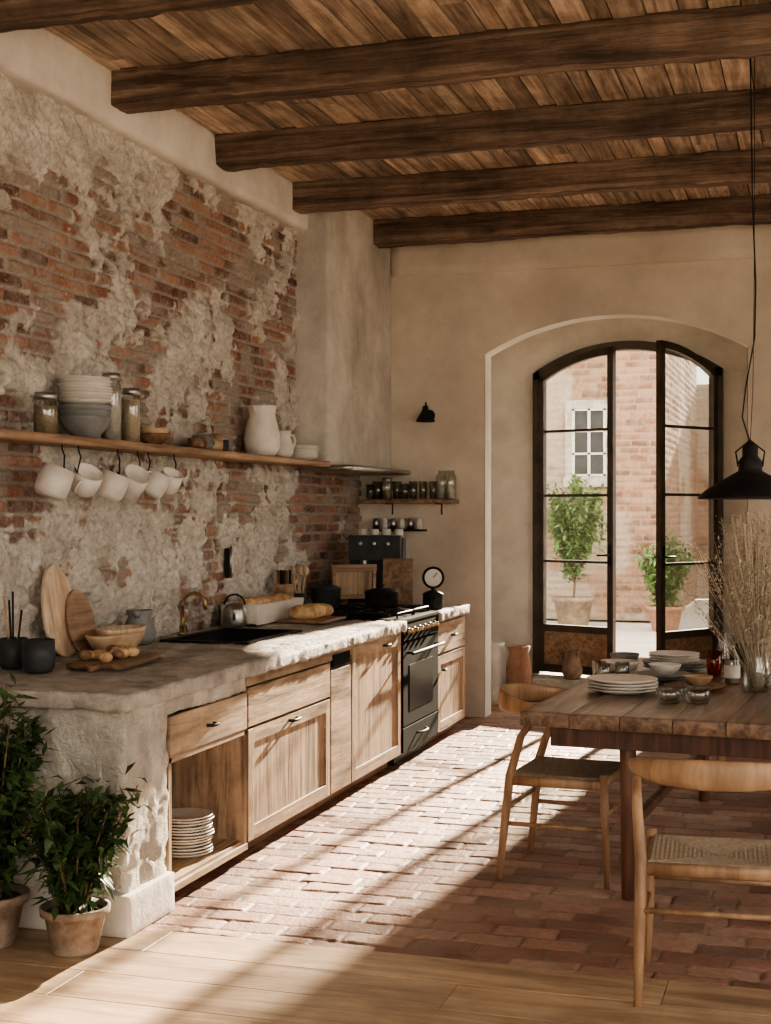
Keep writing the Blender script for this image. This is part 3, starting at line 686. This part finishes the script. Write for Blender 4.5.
for x in (-3.2,-2.8): b.tube([(x,FY-.003,1.56),(x,FY-.003,1.645),(x,FY-.18,1.645)],.006,blackm,seg=6)
b.finish('glassware_shelf')
b=B()
for i in range(10):
    hh=random.choice([.12,.14,.165]); rr=random.uniform(.032,.04)
    c=(-3.36+i*.073,FY-.10+random.uniform(-.03,.03),1.677)
    if i==2: jar(b,c,.042,.15,True,pasta,.5)
    elif i>7: b.lathe([(0,0),(.045,0),(.047,.17),(.03,.20),(.03,.22),(0,.22)],jarglass,c,seg=20); b.lathe([(0,.005),(.04,.005),(.04,.12),(0,.12)],cloth,c)
    else: b.lathe([(0,0),(rr*.85,0),(rr,hh),(rr*.94,hh),(rr*.8,.008),(0,.008)],jarglass,c,seg=20)
b.finish('drinking_glasses')
b=B(); b.box((-3.36,FY-.10,1.43),(-2.92,FY,1.445),blackm)
for i in range(6): b.lathe([(0,0),(.026,0),(.026,.06),(.02,.07),(.02,.085),(0,.085)],cer if i%2 else steel,(-3.32+i*.07,FY-.05,1.446),seg=14)
b.finish('spice_rack')
b=B(); T=Matrix.Translation((-2.90,FY,2.33))
b.lathe([(0,0),(.045,0),(.045,.012),(0,.018)],blackm,T=T@Matrix.Rotation(math.radians(90),4,'X'))
b.tube([(0,-.01,0),(0,-.08,.03),(0,-.11,.09),(0,-.12,.06)],.008,blackm,T=T)
b.lathe([(.0,.07),(.02,.065),(.025,.03),(.07,-.04),(.075,-.055),(.07,-.055),(.02,.02),(0,.03)],blackm,T=T@Matrix.Translation((0,-.12,.0)))
b.finish('wall_sconce')
b=B(); b.box((-.01,-.03,-.09),(.015,.03,.09),blackm); b.tube([(.022,-.012,-.08),(.022,-.012,.10)],.01,steel); b.tube([(.022,.014,-.06),(.022,.014,.11)],.008,cer); b.finish('bottle_opener',(-3.43,7.83,1.27))
b=B(); plates(b,(0,0,0),.12,13,cer,.013,.007); b.finish('stacked_plates',(-2.62,5.52,.101))
b=B(); bowl(b,(0,0,0),.10,.08,woodbowl); b.finish('wooden_bowls',(-2.78,5.22,.363))
b=B(); b.lathe([(0,0),(.09,0),(.10,.04),(.10,.42),(.085,.47),(.09,.5),(.075,.5),(.07,.45),(0,.42)],cer); b.finish('glazed_floor_vase',(-2.58,11.35,0))
b=B(); b.lathe([(0,0),(.075,0),(.10,.1),(.105,.3),(.08,.42),(.095,.48),(.08,.48),(.07,.42),(0,.38)],terra); b.finish('terracotta_floor_jar',(-2.36,11.3,0))
b=B(); pitcher(b,(0,0,0),.085,.24,oldpot,2.5); b.finish('clay_jug',(-1.97,11.60,.19))
# ------------------------------------------------------------ dining table
TL,TW,TH=2.35,1.25,.76
trz=math.radians(-4)
b=B(); n=6
for i in range(n):
    w=TW/n; b.rbox((i*w,random.uniform(-.006,.006),TH-.06),((i+1)*w-.0005,TL+random.uniform(-.01,.01),TH),tablew,res=.04,r=.003,amp=.0015,fq=3,amp2=.001,fq2=14,seed=0)
b.box((.12,.10,TH-.15),(.145,TL-.10,TH-.055),tabled); b.box((TW-.145,.10,TH-.15),(TW-.12,TL-.10,TH-.055),tabled)
b.box((.12,.04,TH-.14),(TW-.12,.065,TH-.055),tabled); b.box((.12,TL-.105,TH-.15),(TW-.12,TL-.08,TH-.055),tabled)
for x in (.42,TW-.15):
    for y in (.12,TL-.16): 
        b.tube([(x,y+.02,TH-.055),(x,y+.02,.4),(x,y+.02,-.005)],[(.036),(.032),(.026)],tabled,seg=10)
b.box((.42,.13,.28),(.45,TL-.13,.32),tabled)
ob=b.finish('dining_table',(-1.18,5.66,0),trz,.002)
def tpos(px,py): return (px,py,TH+.002)
item('place_setting_plates',lambda b:plates(b,(0,0,0),.16,4,cer,.014,.006),tpos(-.86,6.40))
item('place_setting_plates',lambda b:(plates(b,(0,0,0),.16,3,cerg,.014),plates(b,(0,0,.04),.13,3,cer,.014)),tpos(-.72,7.36))
item('place_setting_plates',lambda b:(plates(b,(0,0,0),.13,2,cerg,.014),bowl(b,(0,0,.03),.08,.05,cer)),tpos(-.72,6.90))
item('serving_bowl',lambda b:(bowl(b,(0,0,0),.10,.055,cer),),tpos(-.98,7.22))
item('serving_bowl',lambda b:(bowl(b,(0,0,0),.08,.06,cerg),),tpos(-1.0,7.55))
item('wooden_serving_plate',lambda b:(plates(b,(0,0,0),.13,1,boardd),bowl(b,(0,0,.015),.07,.045,woodbowl)),tpos(-.54,6.62))
def wineg(b,c,r,h,m=jarglass):
    b.lathe([(0,0),(r*.8,0),(r*.95,h*.5),(r,h),(r*.95,h),(r*.88,h*.5),(r*.7,.01),(0,.01)],m,c,seg=22)
def f(b):
    for c in [(0,0,0),(.08,.08,0),(-.04,.12,0)]: wineg(b,c,.036,.085)
item('glass_tumblers',f,tpos(-1.0,6.78))
def f(b):
    for c in [(0,0,0),(.12,.03,0),(.02,.13,0)]: wineg(b,c,.055,.06)
item('glass_dessert_bowls',f,tpos(-.62,6.10))
item('amber_glass',lambda b:(wineg(b,(0,0,0),.04,.13,amber),),tpos(-.50,7.10))
item('amber_glass',lambda b:(wineg(b,(0,0,0),.045,.10,amber),),tpos(-.41,7.02))
def f(b):
    b.lathe([(0,0),(.036,0),(.038,.01),(.038,.13),(.014,.17),(.014,.215),(.017,.215),(.017,.23),(0,.23)],jarglass); b.lathe([(0,.005),(.034,.005),(.034,.11),(0,.11)],pasta)
    b.lathe([(.0385,.03),(.0385,.09)],cloth)
item('oil_bottle',f,tpos(-.40,6.86))
def f(b):
    b.lathe([(0,0),(.045,0),(.05,.03),(.035,.12),(.022,.16),(.03,.21),(.026,.21),(.018,.16),(0,.02)],jarglass)
item('glass_carafe',f,tpos(-.47,7.26))
def f(b):
    b.lathe([(0,0),(.07,0),(.09,.03),(.085,.10),(.06,.13),(.045,.14),(0,.145)],blackm)
    b.tube(arc((0,0,.13),.075,10,170,12,'yz'),.006,blackm,seg=6); b.tube([(.0,-.07,.07),(0,-.12,.10),(0,-.15,.15)],[.014,.01,.007],blackm)
item('black_teapot',f,tpos(-.36,7.55))
def f(b):
    b.lathe([(0,0),(.05,0),(.065,.03),(.06,.12),(.045,.19),(.055,.22),(.05,.22),(.04,.19),(.054,.12),(.05,.02),(0,.015)],jarglass,seg=28)
    for i in range(480):
        a=random.uniform(0,6.28); r=min(.34,abs(random.gauss(0,.15))); H=random.uniform(.34,.82)
        b0=Vector((random.uniform(-.02,.02),random.uniform(-.02,.02),.02)); m=Vector((r*.5*math.cos(a),r*.5*math.sin(a),H*.55)); t=Vector((r*math.cos(a),r*math.sin(a),H))
        b.tube([b0,m,t],[.0018,.0015,.001],dry,seg=3,cap=False)
        d=(t-m).normalized()
        for k in range(18):
            p=m.lerp(t,.0+1.0*k/17)+Vector((random.gauss(0,.012),random.gauss(0,.012),0))
            dd=(d+Vector((random.gauss(0,.7),random.gauss(0,.7),random.gauss(0,.3)))).normalized()
            b.leaf(p,dd,random.uniform(.012,.026),.0042,dry,.1)
b=B(); f(b); b.finish('dried_grass_vase',tpos(-.27,6.6),merge=False)
# ------------------------------------------------------------ chairs
def chair(loc,rz,name='dining_chair'):
    b=B(); m=chairw; SH=.445
    for sx in (-1,1):
        b.tube([(sx*.255,-.245,-.002),(sx*.25,-.225,.2),(sx*.245,-.20,.44),(sx*.262,-.145,.62),(sx*.268,-.06,.735)],[.013,.018,.020,.017,.014],m,seg=10)
        b.tube([(sx*.245,.225,-.002),(sx*.237,.215,.25),(sx*.23,.205,.47)],[.012,.017,.018],m,seg=10)
        b.tube([(sx*.232,.205,.425),(sx*.245,-.2,.425)],[(.022,.012)]*2,m,seg=10,up=(0,0,1))
        b.tube([(sx*.24,.215,.24),(sx*.25,-.22,.24)],.010,m,seg=8)
    b.tube([(-.23,.205,.43),(.23,.205,.43)],[(.022,.012)]*2,m,seg=10,up=(0,0,1)); b.tube([(-.245,-.2,.43),(.245,-.2,.43)],[(.022,.012)]*2,m,seg=10,up=(0,0,1))
    b.tube([(-.235,.215,.30),(.235,.215,.30)],.010,m,seg=8); b.tube([(-.25,-.22,.30),(.25,-.22,.30)],.010,m,seg=8)
    pts=[];rad=[]
    for i in range(25):
        t=i/24; a=math.radians(172+(368-172)*t); k=max(0,math.sin(math.pi*t))
        pts.append((.285*math.cos(a),-.03+.27*math.sin(a),.735+.02*k)); rad.append((.014+.036*k**1.2,.013))
    b.tube(pts,rad,m,seg=12,up=(0,0,1))
    n=110; v=[];ff=[]
    for i in range(n+1):
        for j in range(n+1):
            y=-.205+.41*j/n; hw=.24-.008*(j/n); x=-hw+2*hw*i/n
            u=abs(x)/hw; w=abs(y)/.205
            ph=(w*.205 if w>u else u*hw)
            rid=abs(math.sin(ph/.0075*math.pi/2))*.003
            e=max(0,min(1,(1-max(u,w))*12)); 
            v.append((x,y,SH-.006+.014*math.sqrt(e)+rid-.016*(1-u*u)*(1-w*w)))
    for i in range(n):
        for j in range(n): p=i*(n+1)+j; ff.append((p,p+n+1,p+n+2,p+1))
    b.add(v,ff,cord,True)
    b.box((-.23,-.195,.425),(.23,.195,.432),cord)
    return b.finish(name,loc,rz)
chair((-1.06,6.15,0),math.radians(-90-4))
chair((-.32,4.78,0),math.radians(4))
chair((-.30,8.30,0),math.radians(180))
# ------------------------------------------------------------ pendant lamp
b=B()
b.lathe([(.235,0),(.24,.006),(.235,.012),(.20,.045),(.10,.105),(.055,.13),(.05,.16),(.055,.165),(.055,.175),(.035,.20),(.035,.24),(.02,.26),(.012,.265),(0,.265)],blackm,seg=48)
b.lathe([(.233,.002),(.19,.04),(.09,.098),(0,.12)],M('shade_inside',(.25,.23,.2),(.35,.33,.3),rough=.5,bump=0,var=0),seg=48)
b.ell((0,0,.07),(.03,.03,.04),cer,0)
b.tube([(-.055,0,.15),(-.065,0,.22),(0,0,.275),(.065,0,.22),(.055,0,.15)],.004,blackm,seg=6)
b.tube([(0,0,.26),(-.035,-.01,.38),(-.02,.0,.52),(.02,.01,.75),(.025,0,1.0),(.01,0,1.4),(.0,0,2.12)],.0035,blackm,seg=6)
b.tube([(0,0,.26),(.012,0,.5),(.018,0,1.0),(.02,0,2.12)],.0018,blackm,seg=5)
b.lathe([(0,2.12),(.05,2.12),(.05,2.135),(.03,2.145),(0,2.145)],blackm)
b.finish('pendant_lamp',(-.31,6.72,1.64))
# ------------------------------------------------------------ lights
sun=bpy.data.lights.new('sun','SUN'); sun.energy=38; sun.angle=math.radians(1.0); sun.color=(1,.81,.60)
so=bpy.data.objects.new('sun',sun); SC.collection.objects.link(so)
so.rotation_euler=Vector((-.10,-1,-.345)).to_track_quat('-Z','Y').to_euler(); so.location=(0,15,8)
w=bpy.data.worlds.new('sky'); SC.world=w; w.use_nodes=True
N=w.node_tree.nodes; L=w.node_tree.links; bg=N['Background']
bg.inputs[0].default_value=(1,.92,.82,1); bg.inputs[1].default_value=3.7
# ------------------------------------------------------------ camera
cam=bpy.data.cameras.new('camera'); co=bpy.data.objects.new('camera',cam); SC.collection.objects.link(co); SC.camera=co
cam.sensor_fit='VERTICAL'; cam.sensor_height=24; cam.lens=1400/1024*24
co.location=(0,0,1.58); co.rotation_euler=(math.radians(90),0,math.radians(17.24)); cam.clip_start=.05; cam.clip_end=300
SC.view_settings.view_transform='AgX'
try: SC.view_settings.look='AgX - Medium High Contrast'
except Exception: pass
SC.view_settings.exposure=.22
